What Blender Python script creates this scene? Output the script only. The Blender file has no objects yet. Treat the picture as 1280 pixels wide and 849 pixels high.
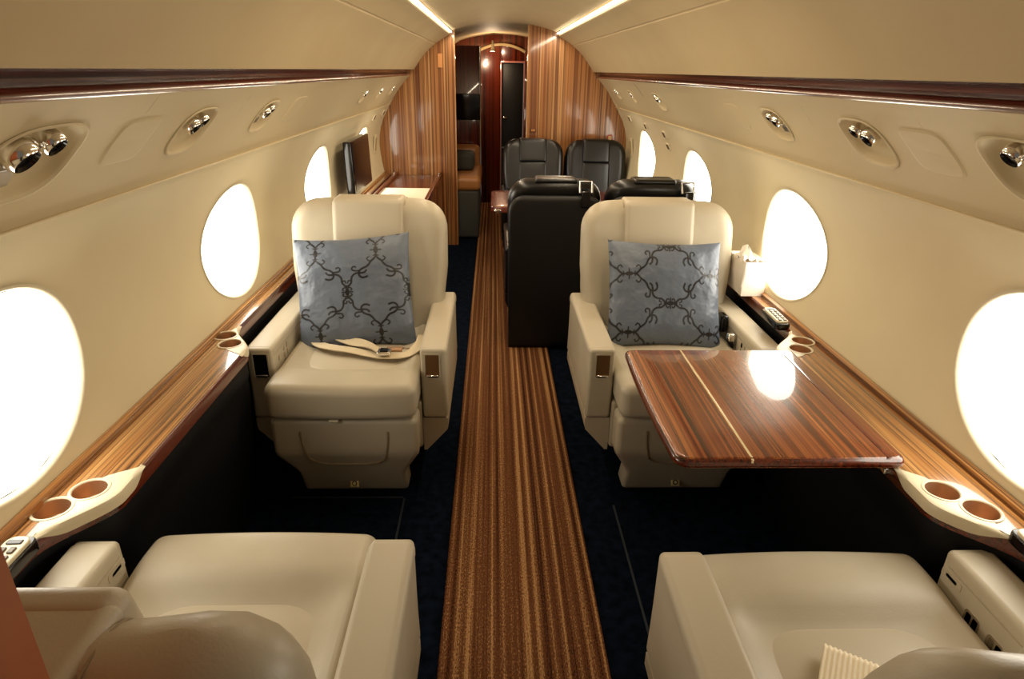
import bpy, math, random
import numpy as np
from mathutils import Vector, Matrix
random.seed(4)
PI = math.pi
sc = bpy.context.scene
col = sc.collection

# ------------------------------------------------------------------ camera
F = 800.0; VX, VY, ROLL = 617.0, 87.0, .0157
CAM = Vector((-.09, 0, 1.536))
k = F*F/((VX-640)*ROLL+(424.5-VY))
dn = Vector((-ROLL*k, -k, -F)).normalized()
dy = Vector((VX-640, -(VY-424.5), -F)).normalized()
up = -dn; dx = dy.cross(up)
Rm = Matrix((dx, dy, up))            # rows: world axes in camera coordinates
cd = bpy.data.cameras.new('camera'); co = bpy.data.objects.new('camera', cd); col.objects.link(co)
cd.sensor_fit = 'HORIZONTAL'; cd.sensor_width = 36; cd.lens = F/1280*36
cd.clip_start = .02
co.matrix_world = Matrix.Translation(CAM) @ Rm.to_4x4()
sc.camera = co

# ------------------------------------------------------------------ materials
def srgb(r, g, b):
    f = lambda c: (c/255/12.92 if c/255 <= .04045 else ((c/255+.055)/1.055)**2.4)
    return (f(r), f(g), f(b), 1)

def newmat(name):
    m = bpy.data.materials.new(name); m.use_nodes = True
    nt = m.node_tree; b = nt.nodes['Principled BSDF']
    return m, nt, b

def setin(b, **kw):
    for k_, v in kw.items():
        b.inputs[k_.replace('_', ' ')].default_value = v

def bump(nt, b, scale, strength, dist=.002, detail=3, mapping=None):
    tc = nt.nodes.new('ShaderNodeTexCoord'); n = nt.nodes.new('ShaderNodeTexNoise')
    n.inputs['Scale'].default_value = scale; n.inputs['Detail'].default_value = detail
    if mapping:
        mp = nt.nodes.new('ShaderNodeMapping'); mp.inputs['Scale'].default_value = mapping
        nt.links.new(tc.outputs['Object'], mp.inputs[0]); nt.links.new(mp.outputs[0], n.inputs['Vector'])
    else:
        nt.links.new(tc.outputs['Object'], n.inputs['Vector'])
    bp = nt.nodes.new('ShaderNodeBump'); bp.inputs['Strength'].default_value = strength; bp.inputs['Distance'].default_value = dist
    nt.links.new(n.outputs['Fac'], bp.inputs['Height']); nt.links.new(bp.outputs[0], b.inputs['Normal'])
    return n

def plain(name, c, rough=.5, metal=0, bumpv=None, spec=.5, coat=0, sheen=0):
    m, nt, b = newmat(name)
    b.inputs['Base Color'].default_value = c
    b.inputs['Roughness'].default_value = rough; b.inputs['Metallic'].default_value = metal
    b.inputs['Specular IOR Level'].default_value = spec
    b.inputs['Coat Weight'].default_value = coat
    b.inputs['Coat Roughness'].default_value = .05
    b.inputs['Sheen Weight'].default_value = sheen
    if bumpv: bump(nt, b, *bumpv)
    return m

def mottled(name, c1, c2, scale, rough, bumpv=None, spec=.5, sheen=0, detail=4):
    m, nt, b = newmat(name)
    tc = nt.nodes.new('ShaderNodeTexCoord'); n = nt.nodes.new('ShaderNodeTexNoise')
    n.inputs['Scale'].default_value = scale; n.inputs['Detail'].default_value = detail
    nt.links.new(tc.outputs['Object'], n.inputs['Vector'])
    r = nt.nodes.new('ShaderNodeValToRGB')
    r.color_ramp.elements[0].position = .3; r.color_ramp.elements[0].color = c1
    r.color_ramp.elements[1].position = .7; r.color_ramp.elements[1].color = c2
    nt.links.new(n.outputs['Fac'], r.inputs[0]); nt.links.new(r.outputs[0], b.inputs['Base Color'])
    b.inputs['Roughness'].default_value = rough; b.inputs['Specular IOR Level'].default_value = spec
    b.inputs['Sheen Weight'].default_value = sheen
    if bumpv: bump(nt, b, *bumpv)
    return m

def veneer(name, grain, stops, scale=22, rough=.28, coat=.6, fine=130, seed=0, coatr=.04):
    """straight-grained veneer; grain = axis index along which the stripes run"""
    m, nt, b = newmat(name)
    tc = nt.nodes.new('ShaderNodeTexCoord')
    mp = nt.nodes.new('ShaderNodeMapping'); s = [1, 1, 1]; s[grain] = .006
    mp.inputs['Scale'].default_value = s; mp.inputs['Location'].default_value = (seed, seed*.7, seed*.3)
    nt.links.new(tc.outputs['Object'], mp.inputs[0])
    n = nt.nodes.new('ShaderNodeTexNoise'); n.inputs['Scale'].default_value = scale
    n.inputs['Detail'].default_value = 4; n.inputs['Roughness'].default_value = .62
    n2 = nt.nodes.new('ShaderNodeTexNoise'); n2.inputs['Scale'].default_value = fine
    n2.inputs['Detail'].default_value = 2
    for q in (n, n2): nt.links.new(mp.outputs[0], q.inputs['Vector'])
    mx = nt.nodes.new('ShaderNodeMath'); mx.operation = 'MULTIPLY_ADD'
    nt.links.new(n2.outputs['Fac'], mx.inputs[0]); mx.inputs[1].default_value = .30
    ad = nt.nodes.new('ShaderNodeMath'); ad.operation = 'SUBTRACT'
    nt.links.new(n.outputs['Fac'], ad.inputs[0]); ad.inputs[1].default_value = .15
    nt.links.new(ad.outputs[0], mx.inputs[2])
    r = nt.nodes.new('ShaderNodeValToRGB'); cr = r.color_ramp
    while len(cr.elements) > 1: cr.elements.remove(cr.elements[-1])
    cr.elements[0].position = stops[0][0]; cr.elements[0].color = stops[0][1]
    for p, c in stops[1:]:
        e = cr.elements.new(p); e.color = c
    nt.links.new(mx.outputs[0], r.inputs[0]); nt.links.new(r.outputs[0], b.inputs['Base Color'])
    b.inputs['Roughness'].default_value = rough
    b.inputs['Coat Weight'].default_value = coat; b.inputs['Coat Roughness'].default_value = coatr
    return m

def emit(name, c, s):
    m, nt, b = newmat(name)
    b.inputs['Base Color'].default_value = (.8, .8, .8, 1)
    b.inputs['Emission Color'].default_value = c; b.inputs['Emission Strength'].default_value = s
    return m

CREAM = mottled('cream_leather', srgb(182, 171, 149), srgb(192, 182, 160), 6, .38, (260, .12, .002), .4)
CREAM2 = plain('cream_leather_pad', srgb(191, 180, 158), .4, 0, (260, .12, .002), .4)
SHELLM = plain('cream_shell', srgb(186, 175, 152), .4)
BLACKL = plain('black_leather', srgb(13, 12, 13), .30, 0, (200, .15, .002), .5)
BLACKS = plain('black_shell', srgb(9, 9, 11), .5)
WALLM = mottled('cream_wall_lining', srgb(218, 204, 168), srgb(224, 211, 176), 3, .55, (300, .08, .001), .3)
CEILM = mottled('cream_ceiling_lining', srgb(196, 175, 136), srgb(202, 182, 143), 3, .6, (300, .06, .001), .3)
PSUM = plain('cream_service_panel', srgb(206, 189, 152), .5, 0, (350, .05, .001), .3)
IVORY = plain('ivory_plastic', srgb(222, 210, 180), .35)
DARKP = plain('dark_side_lining', srgb(6, 6, 9), .55, 0, (40, .15, .004), .2)
CARPET = mottled('navy_carpet', srgb(2, 6, 15), srgb(17, 27, 43), 30, .95, (400, .9, .005), .05, 0, 9)
CHROME = plain('chrome', (.85, .82, .78, 1), .12, 1)
BRASS = plain('brass', (.9, .66, .32, 1), .2, 1)
COPPER = plain('copper_cup', (.55, .34, .20, 1), .42, .75)
STEEL = plain('satin_steel', (.6, .6, .62, 1), .3, 1)
GLOSSB = plain('gloss_black', (.004, .004, .005, 1), .12)
NICHE = plain('bronze_niche_lining', srgb(112, 80, 48), .35, .3)
DGREY = plain('dark_grey_fabric', srgb(62, 62, 58), .85)
TAN = plain('tan_leather', srgb(168, 112, 62), .4)
WHITEP = plain('white_paper', srgb(250, 240, 225), .7)
SEAMM = plain('panel_seam', srgb(120, 100, 66), .7)
STITCH = plain('piping', srgb(150, 132, 104), .6)
BELTM = plain('beige_webbing', srgb(208, 192, 160), .6, 0, (400, .4, .002))
WINE = [(.28, srgb(40, 14, 6)), (.42, srgb(112, 52, 22)), (.5, srgb(150, 82, 38)), (.56, srgb(84, 36, 14)), (.63, srgb(186, 112, 54)), (.75, srgb(120, 58, 24))]
W_TABLE = veneer('striped_table_veneer', 1, WINE, 26, .25, .8, 170, 3.1, .03)
W_LEDGE = veneer('golden_ledge_veneer', 1, [(.3, srgb(62, 30, 12)), (.42, srgb(142, 90, 42)), (.5, srgb(186, 132, 72)), (.56, srgb(94, 52, 22)), (.65, srgb(204, 152, 90)), (.75, srgb(130, 78, 36))], 34, .22, .9, 190, 1.3, .03)
W_BULK = veneer('bulkhead_veneer', 2, [(.30, srgb(74, 32, 14)), (.42, srgb(136, 84, 44)), (.49, srgb(178, 122, 70)), (.55, srgb(94, 52, 26)), (.62, srgb(204, 152, 96)), (.72, srgb(112, 56, 26))], 7.5, .3, .7, 60, 5.2, .07)
W_DARK = veneer('dark_cabinet_veneer', 2, [(.3, srgb(30, 9, 5)), (.5, srgb(112, 38, 18)), (.6, srgb(58, 18, 9)), (.72, srgb(146, 58, 28))], 16, .25, .9, 110, 2.2)
W_RED = veneer('dark_red_trim_veneer', 1, [(.3, srgb(30, 9, 5)), (.5, srgb(104, 38, 18)), (.6, srgb(52, 16, 8)), (.72, srgb(138, 60, 30))], 30, .26, .7, 160, 4.2, .08)
PANE = emit('daylit_window_shade', (1, .94, .81, 1), 9)
STRIPM = emit('cove_light_diffuser', (1, .92, .74, 1), 7.0)
LENS = emit('reading_lamp_lens', (1, .85, .6, 1), .12)

def runner_mat():
    m, nt, b = newmat('striped_runner_pile')
    tc = nt.nodes.new('ShaderNodeTexCoord')
    mp = nt.nodes.new('ShaderNodeMapping'); mp.inputs['Scale'].default_value = (1, .004, 1)
    nt.links.new(tc.outputs['Object'], mp.inputs[0])
    n = nt.nodes.new('ShaderNodeTexNoise'); n.inputs['Scale'].default_value = 66; n.inputs['Detail'].default_value = 5
    n.inputs['Roughness'].default_value = .7
    nt.links.new(mp.outputs[0], n.inputs['Vector'])
    mp2 = nt.nodes.new('ShaderNodeMapping'); mp2.inputs['Scale'].default_value = (1, .35, 1)
    nt.links.new(tc.outputs['Object'], mp2.inputs[0])
    n2 = nt.nodes.new('ShaderNodeTexNoise'); n2.inputs['Scale'].default_value = 330; n2.inputs['Detail'].default_value = 2
    nt.links.new(mp2.outputs[0], n2.inputs['Vector'])
    a = nt.nodes.new('ShaderNodeMath'); a.operation = 'MULTIPLY_ADD'; a.inputs[1].default_value = .62
    nt.links.new(n2.outputs['Fac'], a.inputs[0])
    s = nt.nodes.new('ShaderNodeMath'); s.operation = 'SUBTRACT'; s.inputs[1].default_value = .31
    nt.links.new(n.outputs['Fac'], s.inputs[0]); nt.links.new(s.outputs[0], a.inputs[2])
    wv = nt.nodes.new('ShaderNodeTexWave'); wv.bands_direction = 'X'; wv.inputs['Scale'].default_value = 9
    wv.inputs['Distortion'].default_value = .6; wv.inputs['Detail Scale'].default_value = 9; wv.inputs['Detail'].default_value = 3
    nt.links.new(mp.outputs[0], wv.inputs['Vector'])
    w2 = nt.nodes.new('ShaderNodeMath'); w2.operation = 'MULTIPLY_ADD'; w2.inputs[1].default_value = .18
    nt.links.new(wv.outputs['Fac'], w2.inputs[0])
    w3 = nt.nodes.new('ShaderNodeMath'); w3.operation = 'SUBTRACT'; w3.inputs[1].default_value = .09
    nt.links.new(a.outputs[0], w3.inputs[0]); nt.links.new(w3.outputs[0], w2.inputs[2]); a = w2
    r = nt.nodes.new('ShaderNodeValToRGB'); cr = r.color_ramp
    st = [(.26, srgb(36, 17, 9)), (.38, srgb(74, 42, 24)), (.47, srgb(112, 70, 42)), (.52, srgb(88, 50, 28)), (.60, srgb(146, 104, 66)), (.72, srgb(182, 140, 94))]
    cr.elements[0].position = st[0][0]; cr.elements[0].color = st[0][1]
    cr.elements[1].position = st[1][0]; cr.elements[1].color = st[1][1]
    for p, c in st[2:]:
        e = cr.elements.new(p); e.color = c
    nt.links.new(a.outputs[0], r.inputs[0]); nt.links.new(r.outputs[0], b.inputs['Base Color'])
    b.inputs['Roughness'].default_value = .95; b.inputs['Specular IOR Level'].default_value = .1
    bp = nt.nodes.new('ShaderNodeBump'); bp.inputs['Strength'].default_value = .6; bp.inputs['Distance'].default_value = .004
    nt.links.new(n2.outputs['Fac'], bp.inputs['Height']); nt.links.new(bp.outputs[0], b.inputs['Normal'])
    return m
RUNNER = runner_mat()

def pillow_mat():
    m, nt, b = newmat('blue_grey_damask_satin')
    at = nt.nodes.new('ShaderNodeAttribute'); at.attribute_name = 'pattern'
    mx = nt.nodes.new('ShaderNodeMix'); mx.data_type = 'RGBA'
    mx.inputs[6].default_value = srgb(96, 106, 122); mx.inputs[7].default_value = srgb(12, 12, 16)
    nt.links.new(at.outputs['Fac'], mx.inputs[0]); nt.links.new(mx.outputs[2], b.inputs['Base Color'])
    b.inputs['Roughness'].default_value = .38; b.inputs['Sheen Weight'].default_value = .05; b.inputs['Specular IOR Level'].default_value = .55
    b.inputs['Anisotropic'].default_value = .5
    bump(nt, b, 9, .6, .03, 3)
    return m
PILLOW = pillow_mat()

# ------------------------------------------------------------------ mesh helpers
class MB:
    def __init__(s): s.v = []; s.f = []; s.m = []
    def add(s, v, f, mi=0):
        o = len(s.v); s.v += [tuple(p) for p in v]; s.f += [tuple(i+o for i in q) for q in f]; s.m += [mi]*len(f)
        return s
    def grid(s, rows, closed=False, mi=0):
        n = len(rows[0]); v = [p for r in rows for p in r]; f = []
        for i in range(len(rows)-1):
            for j in range(n if closed else n-1):
                a = i*n+j; b2 = i*n+(j+1) % n
                f.append((a, b2, b2+n, a+n))
        return s.add(v, f, mi)
    def rbox(s, c, size, r=.01, n=(2, 2, 2), T=None, dfm=None, seg=3, mi=0):
        h = [q/2 for q in size]; r = min(r, min(h)*.999)
        ax = []
        for i in range(3):
            e = [h[i]-r+r*math.tan(PI/4*t/seg) for t in range(seg+1)]
            inner = h[i]-r
            mid = [-inner+2*inner*t/n[i] for t in range(1, n[i])] if inner > 1e-6 else []
            ax.append([-q for q in reversed(e)]+mid+e)
        idx = {}; vs = []; fs = []
        def vid(p):
            key = tuple(round(q, 6) for q in p)
            if key not in idx:
                inn = [max(-h[i]+r, min(h[i]-r, p[i])) for i in range(3)]
                d = Vector([p[i]-inn[i] for i in range(3)])
                if d.length > 1e-9: d = d.normalized()*r
                q = Vector(inn)+d
                q = [q[i]+c[i] for i in range(3)]
                if dfm: q = dfm(*q)
                q = Vector(q)
                if T is not None: q = T @ q
                idx[key] = len(vs); vs.append(tuple(q))
            return idx[key]
        for a in range(3):
            b2, c2 = (a+1) % 3, (a+2) % 3
            for sg in (-1, 1):
                for i in range(len(ax[b2])-1):
                    for j in range(len(ax[c2])-1):
                        q = []
                        for (ii, jj) in ((i, j), (i+1, j), (i+1, j+1), (i, j+1)):
                            p = [0, 0, 0]; p[a] = sg*h[a]; p[b2] = ax[b2][ii]; p[c2] = ax[c2][jj]
                            q.append(vid(p))
                        if sg < 0: q.reverse()
                        if len(set(q)) == 4: fs.append(tuple(q))
        return s.add(vs, fs, mi)
    def slab(s, out, z0, z1, r=.004, T=None, dome=0, seg=3, caprings=4, bottom=True, mi=0):
        """out(inset) -> closed ccw outline; extruded z0..z1 with rounded top edge and optional domed cap"""
        rings = []
        if bottom: rings.append([(x, y, z0) for x, y in out(0)])
        else: rings.append([(x, y, z0) for x, y in out(0)])
        for t in range(seg+1):
            a = PI/2*t/seg
            rings.append([(x, y, z1-r+r*math.sin(a)) for x, y in out(r*(1-math.cos(a)))])
        base = out(r); cx = sum(p[0] for p in base)/len(base); cy = sum(p[1] for p in base)/len(base)
        for kk in range(1, caprings+1):
            q = 1-kk/(caprings+.0) if kk < caprings else .02
            rings.append([(cx+(x-cx)*q, cy+(y-cy)*q, z1+dome*(1-q*q)) for x, y in base])
        if T is not None: rings = [[tuple(T @ Vector(p)) for p in rg] for rg in rings]
        s.grid(rings, True, mi)
        n = len(base); o = len(s.v)
        s.f.append(tuple(range(o-n, o))); s.m.append(mi)
        if bottom:
            s.f.append(tuple(reversed(range(o-n*len(rings), o-n*len(rings)+n)))); s.m.append(mi)
        return s
    def tube(s, pts, r, n=8, closed=False, mi=0, caps=True):
        pts = [Vector(p) for p in pts]; rr = r if isinstance(r, (list, tuple)) else [r]*len(pts)
        rings = []; prev = None
        for i, p in enumerate(pts):
            d = (pts[(i+1) % len(pts)]-pts[i-1]) if closed or 0 < i < len(pts)-1 else (pts[1]-pts[0] if i == 0 else pts[-1]-pts[-2])
            d.normalize()
            if prev is None:
                a = d.cross(Vector((0, 0, 1)));
                if a.length < .1: a = d.cross(Vector((1, 0, 0)))
            else: a = prev-d*prev.dot(d)
            a.normalize(); b2 = d.cross(a); prev = a
            rings.append([tuple(p+(a*math.cos(2*PI*j/n)+b2*math.sin(2*PI*j/n))*rr[i]) for j in range(n)])
        if closed: rings.append(rings[0])
        s.grid(rings, True, mi)
        if caps and not closed:
            o = len(s.v); L = len(rings)*n
            s.f.append(tuple(range(o-n, o))); s.m.append(mi)
            s.f.append(tuple(reversed(range(o-L, o-L+n)))); s.m.append(mi)
        return s
    def lathe(s, prof, T=None, n=24, mi=0):
        rings = [[(r*math.cos(2*PI*j/n), r*math.sin(2*PI*j/n), z) for j in range(n)] for r, z in prof]
        if T is not None: rings = [[tuple(T @ Vector(p)) for p in rg] for rg in rings]
        return s.grid(rings, True, mi)
    def obj(s, name, mats, parent=None, sharp=38, merge=True):
        me = bpy.data.meshes.new(name); me.from_pydata(s.v, [], s.f)
        if not isinstance(mats, (list, tuple)): mats = [mats]
        for m in mats: me.materials.append(m)
        me.polygons.foreach_set('material_index', s.m)
        import bmesh
        bm = bmesh.new(); bm.from_mesh(me)
        if merge: bmesh.ops.remove_doubles(bm, verts=bm.verts, dist=1e-5)
        bmesh.ops.recalc_face_normals(bm, faces=bm.faces)
        bm.to_mesh(me); bm.free()
        me.polygons.foreach_set('use_smooth', [True]*len(me.polygons))
        if sharp: me.set_sharp_from_angle(angle=math.radians(sharp))
        o = bpy.data.objects.new(name, me); col.objects.link(o)
        if parent: o.parent = parent
        return o

def rrect(hx, hy, R, n=5, cx=0, cy=0):
    def out(ins):
        a, b2, r = hx-ins, hy-ins, max(R-ins, .0005)
        p = []
        for qx, qy, a0 in ((1, 1, 0), (-1, 1, 90), (-1, -1, 180), (1, -1, 270)):
            for t in range(n+1):
                th = math.radians(a0+90*t/n)
                p.append((cx+qx*(a-r)+r*math.cos(th), cy+qy*(b2-r)+r*math.sin(th)))
        return p
    return out
def ellip(a, b2, n=28, e=2.0, shear=0):
    def out(ins):
        p = []
        for i in range(n):
            t = 2*PI*i/n; c, s_ = math.cos(t), math.sin(t)
            x = (a-ins)*math.copysign(abs(c)**(2/e), c); y = (b2-ins)*math.copysign(abs(s_)**(2/e), s_)
            p.append((x+shear*y, y))
        return p
    return out
def TR(loc=(0, 0, 0), rx=0, ry=0, rz=0):
    return Matrix.Translation(loc) @ Matrix.Rotation(rz, 4, 'Z') @ Matrix.Rotation(ry, 4, 'Y') @ Matrix.Rotation(rx, 4, 'X')
def basis(o, xa, ya):
    xa = Vector(xa).normalized(); ya = Vector(ya); za = xa.cross(ya).normalized(); ya = za.cross(xa)
    m = Matrix.Identity(4)
    for i, v in enumerate((xa, ya, za)):
        for j in range(3): m[j][i] = v[j]
    for j in range(3): m[j][3] = o[j]
    return m

def thing(name, label, cat, loc=(0, 0, 0), rz=0, group=None):
    o = bpy.data.objects.new(name, None); col.objects.link(o); o.location = loc; o.rotation_euler = (0, 0, rz)
    o.empty_display_size = .05
    return tag(o, label, cat, group)
def tag(o, label, cat, group=None):
    o['label'] = label; o['category'] = cat
    if group: o['group'] = group
    return o
def struct(o): o['kind'] = 'structure'; return o

# ------------------------------------------------------------------ cabin shell
Y0, YB, YE = .22, 5.95, 8.0
PZ = [.60, .66, .8, .95, 1.1, 1.25]; PX = [1.058, 1.068, 1.092, 1.098, 1.066, .985]
def wx(z):
    # smooth interpolation of the sidewall profile
    i = 0
    for i in range(len(PZ)-1):
        if z <= PZ[i+1]: break
    def tg(j):
        if j == 0: return (PX[1]-PX[0])/(PZ[1]-PZ[0])
        if j == len(PZ)-1: return (PX[-1]-PX[-2])/(PZ[-1]-PZ[-2])
        return (PX[j+1]-PX[j-1])/(PZ[j+1]-PZ[j-1])
    h = PZ[i+1]-PZ[i]; t = (z-PZ[i])/h
    return (2*t**3-3*t*t+1)*PX[i]+(t**3-2*t*t+t)*h*tg(i)+(-2*t**3+3*t*t)*PX[i+1]+(t**3-t*t)*h*tg(i+1)

def cell(mb, f, u0, u1, v0, v1, cu, cv, hole, n=48, rings=6):
    """panel region u0..u1 x v0..v1 with a hole; hole = list of n (u, v) offsets at the same angles as the border"""
    border = []
    for i in range(n):
        th = math.atan2(hole[i][1], hole[i][0])
        c, s_ = math.cos(th), math.sin(th)
        t = 1e9
        if c > 1e-9: t = min(t, (u1-cu)/c)
        if c < -1e-9: t = min(t, (u0-cu)/c)
        if s_ > 1e-9: t = min(t, (v1-cv)/s_)
        if s_ < -1e-9: t = min(t, (v0-cv)/s_)
        border.append([t*c, t*s_])
    for cx_, cy_ in ((u0-cu, v0-cv), (u0-cu, v1-cv), (u1-cu, v0-cv), (u1-cu, v1-cv)):
        j = min(range(n), key=lambda q: (border[q][0]-cx_)**2+(border[q][1]-cy_)**2)
        border[j] = [cx_, cy_]
    rg = []
    for kk in range(rings+1):
        t = (kk/rings)**1.3
        rg.append([f(cu+hole[i][0]*(1-t)+border[i][0]*t, cv+hole[i][1]*(1-t)+border[i][1]*t) for i in range(n)])
    mb.grid(rg, True)

def flat(mb, f, u0, u1, v0, v1, nu, nv):
    mb.grid([[f(u0+(u1-u0)*i/nu, v0+(v1-v0)*j/nv) for j in range(nv+1)] for i in range(nu+1)])

WINY = [1.18, 2.46, 3.77, 5.08]; WA, WB, WZ = .285, .212, .912
floor = MB(); floor.rbox((0, 3.2, -.03), (2.3, 9.8, .06), .002); struct(floor.obj('floor', CARPET))

for sg, side in ((-1, 'left'), (1, 'right')):
    mb = MB()
    f = lambda u, v, sg=sg: (sg*wx(v), u, v)
    bounds = [Y0]+[(WINY[i]+WINY[i+1])/2 for i in range(3)]+[YB-.01]
    N = 56
    for i, wy in enumerate(WINY):
        hole = [(WA*math.cos(2*PI*j/N), WB*math.sin(2*PI*j/N)) for j in range(N)]
        cell(mb, f, bounds[i], bounds[i+1], PZ[0], PZ[-1], wy, WZ, hole, N, 8)
    flat(mb, f, YB+.03, YE, PZ[0], PZ[-1], 2, 8)
    struct(mb.obj('wall_'+side, WALLM, sharp=60))
    # windows: reveal, pleated shade with daylight behind it
    for i, wy in enumerate(WINY):
        rv = MB(); rows = []
        for a, ex in ((-.006, -.002), (0, -.004), (.004, .001), (.007, .012)):
            rows.append([(sg*(wx(WZ+(WB-a)*math.sin(2*PI*j/N))+ex), wy+(WA-a)*math.cos(2*PI*j/N), WZ+(WB-a)*math.sin(2*PI*j/N)) for j in range(N)])
        rv.grid(rows, True)
        w = rv.obj('window_%d' % (i*2+(1 if sg < 0 else 2)), IVORY, sharp=0); struct(w)
        pn = MB(); rows = []
        K = 22
        for a in range(K+1):
            z = WZ-(WB-.005)+2*(WB-.005)*a/K
            hw = (WA-.005)*math.sqrt(max(0, 1-((z-WZ)/(WB-.005))**2))+.001
            rows.append([(sg*(wx(min(max(z, PZ[0]), 1.25))+.011+(.0015 if a % 2 else 0)), wy-hw+2*hw*j/6, z) for j in range(7)])
        pn.grid(rows); pn.obj('window_shade', PANE, w, sharp=0)

    # service panel strip between wood valance and sidewall
    S0 = Vector((.985, 1.25)); S1 = Vector((.80, 1.486))
    Ls = (S1-S0).length
    def fp(u, v, sg=sg):
        t = v/Ls; p = S0.lerp(S1, t); bulge = .012*math.sin(PI*t)
        return (sg*(p.x+bulge*.8), u, p.y+bulge*.6)
    units = ([(1.17, .125, .078), (1.83, .095, .07), (2.42, .085, .062), (4.30, .07, .05), (4.90, .07, .045), (5.50, .07, .045)] if sg < 0 else
             [(1.17, .115, .075), (1.74, .1, .07), (2.33, .085, .062), (4.05, .09, .06), (4.85, .06, .05), (5.45, .07, .05)])
    ub = [Y0]+[(units[i][0]+units[i+1][0])/2 for i in range(5)]+[YB-.01]
    ps = MB()
    for i, (uy, ua, uv) in enumerate(units):
        o = ellip(ua, uv, 40, 2.9, sg*0+.35)(0)
        cell(ps, fp, ub[i], ub[i+1], 0, Ls, uy, Ls*.5, o, 40, 5)
    flat(ps, fp, YB+.03, YE, 0, Ls, 1, 4)
    # raised lip at the lower edge
    ps.grid([[(sg*(.985+dx_), y, 1.25+dz_) for dx_, dz_ in ((0, 0), (-.005, -.001), (-.006, -.004), (-.002, -.006), (.008, -.006))] for y in (Y0, YB-.01)])
    struct(ps.obj('trim_%d' % (1 if sg < 0 else 2), PSUM, sharp=50))
    for i, (uy, ua, uv) in enumerate(units):
        where = {-1: ['largest, at the left edge of the photo', 'second from the camera on the left', 'third from the camera on the left', 'fourth from the camera on the left', 'next to last before the left bulkhead', 'closest to the left wooden bulkhead'],
                 1: ['cut by the right edge of the photo', 'second from the camera on the right', 'third from the camera on the right', 'fourth from the camera on the right', 'next to last before the right bulkhead', 'closest to the right wooden bulkhead']}[sg][i]
        t = thing('reading_light_unit', 'chrome reading light in oval recess, '+where, 'light', fp(uy, Ls*.5), 0, 'reading light units along the service panels')
        base = Vector(fp(uy, Ls*.5))
        nin = Vector((-sg*(S1-S0).y, 0, (S1-S0).x)).normalized()     # into the cabin
        nin = Vector((-sg*.787, 0, -.617))
        upv = Vector((sg*(S1-S0).x, 0, (S1-S0).y)).normalized()
        T = basis((0, 0, 0), (0, 1, 0), upv)
        # map local (u, v, depth outwards)
        def q(u, v, d): 
            p = Vector(fp(uy+u, Ls*.5+v))-base
            return tuple(p-nin*d)
        ds = MB(); rows = []
        for s_, d in ((1.06, -.001), (1.05, -.004), (1.0, -.004), (.965, .003), (.93, .014), (.84, .026), (.6, .032), (.3, .034), (.02, .034)):
            rows.append([q(x*s_, y*s_, d) for x, y in ellip(ua, uv, 40, 2.9, .35)(0)])
        ds.grid(rows, True); ds.obj('recess', PSUM, t, sharp=0)
        def ball(name, u, v, d, r, mats, sq=1.0):
            c_ = Vector(q(u, v, d)); m_ = MB()
            z_ = (nin+Vector((0, -.35, -.25))).normalized()
            T_ = basis(c_, (0, 1, 0), z_.cross(Vector((0, 1, 0))))
            if T_.to_3x3() @ Vector((0, 0, 1)) @ z_ < 0: T_ = T_ @ Matrix.Rotation(PI, 4, 'Y')
            m_.lathe([(.001, -r), (r*.55, -r*.85), (r*.9, -r*.4), (r, 0), (r*.97, r*.3), (r*.86, r*.55), (r*.78, r*.62)], T_, 20)
            m_.lathe([(r*.78, r*.62), (r*.7, r*.42), (r*.4, r*.36), (.001, r*.36)], T_, 20, 1)
            return m_.obj(name, mats, t, sharp=30)
        g = ua/.1
        ball('reading_lamp', -.040*g, .024*g, -.004, .026*g, [CHROME, GLOSSB])
        ball('air_vent', .026*g, .034*g, .0, .021*g, [CHROME, GLOSSB])
        ball('air_vent', -.010*g, .030*g, .006, .011*g, [CHROME, CHROME])
        if i in (0, 2):
            pl = MB(); c_ = Vector(q(-.030*g, -.030*g, .014))
            T_ = basis(c_-nin*.0, (0, 1, 0), upv)
            if (T_.to_3x3() @ Vector((0, 0, 1))).dot(nin) < 0: T_ = T_ @ Matrix.Rotation(PI, 4, 'Y')
            pl.slab(rrect(.024*g, .015*g, .004), -.004, .006, .002, T_)
            b_ = pl.obj('switch_plate', STEEL, t)
    # faint blank cover plates (oxygen mask doors)
    for uy, lab in ((1.51, 'nearer'), (2.78, 'farther')) if sg < 0 else ((1.47, 'nearer'), (2.72, 'farther')):
        dpl = MB()
        pts = ellip(.085, .06, 40, 5, .3)(0)
        mk = lambda s_, d: [tuple(Vector(fp(uy+x*s_, Ls*.52+y*s_))+Vector((-sg*.787, 0, -.617))*d) for x, y in pts]
        dpl.grid([mk(1.0, -.001), mk(.99, .0012), mk(.965, .0006), mk(.95, .0028), mk(.9, .003), mk(.02, .003)], True)
        tag(dpl.obj('oxygen_mask_door', PSUM, sharp=0), 'flat cream rectangular cover plate in the %s service panel, %s of the two' % (side, lab), 'panel cover', 'blank covers in the service panels')
    # wood valance
    va = MB()
    prof = [(.775, 1.532), (.80, 1.530), (.822, 1.522), (.826, 1.508), (.818, 1.502), (.806, 1.500), (.797, 1.493), (.795, 1.486), (.80, 1.480), (.815, 1.478)]
    va.grid([[(sg*x, y, z) for x, z in prof] for y in (Y0, 1, 3.5, YB-.01)])
    struct(va.obj('trim_%d' % (3 if sg < 0 else 4), W_RED, sharp=45))
    # side ceiling panels, two boards with a seam
    sp = MB()
    A0, A1 = Vector((.765, 1.531)), Vector((.462, 1.800))
    def fc(t): 
        p = A0.lerp(A1, t); b_ = .030*math.sin(PI*t); return (p.x+b_*.66, p.y+b_*.75)
    ts = [0, .01]+[i/14 for i in range(1, 10)]+[.66, .672, .676, .69]+[i/14 for i in range(10, 15)]
    rows = []
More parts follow.
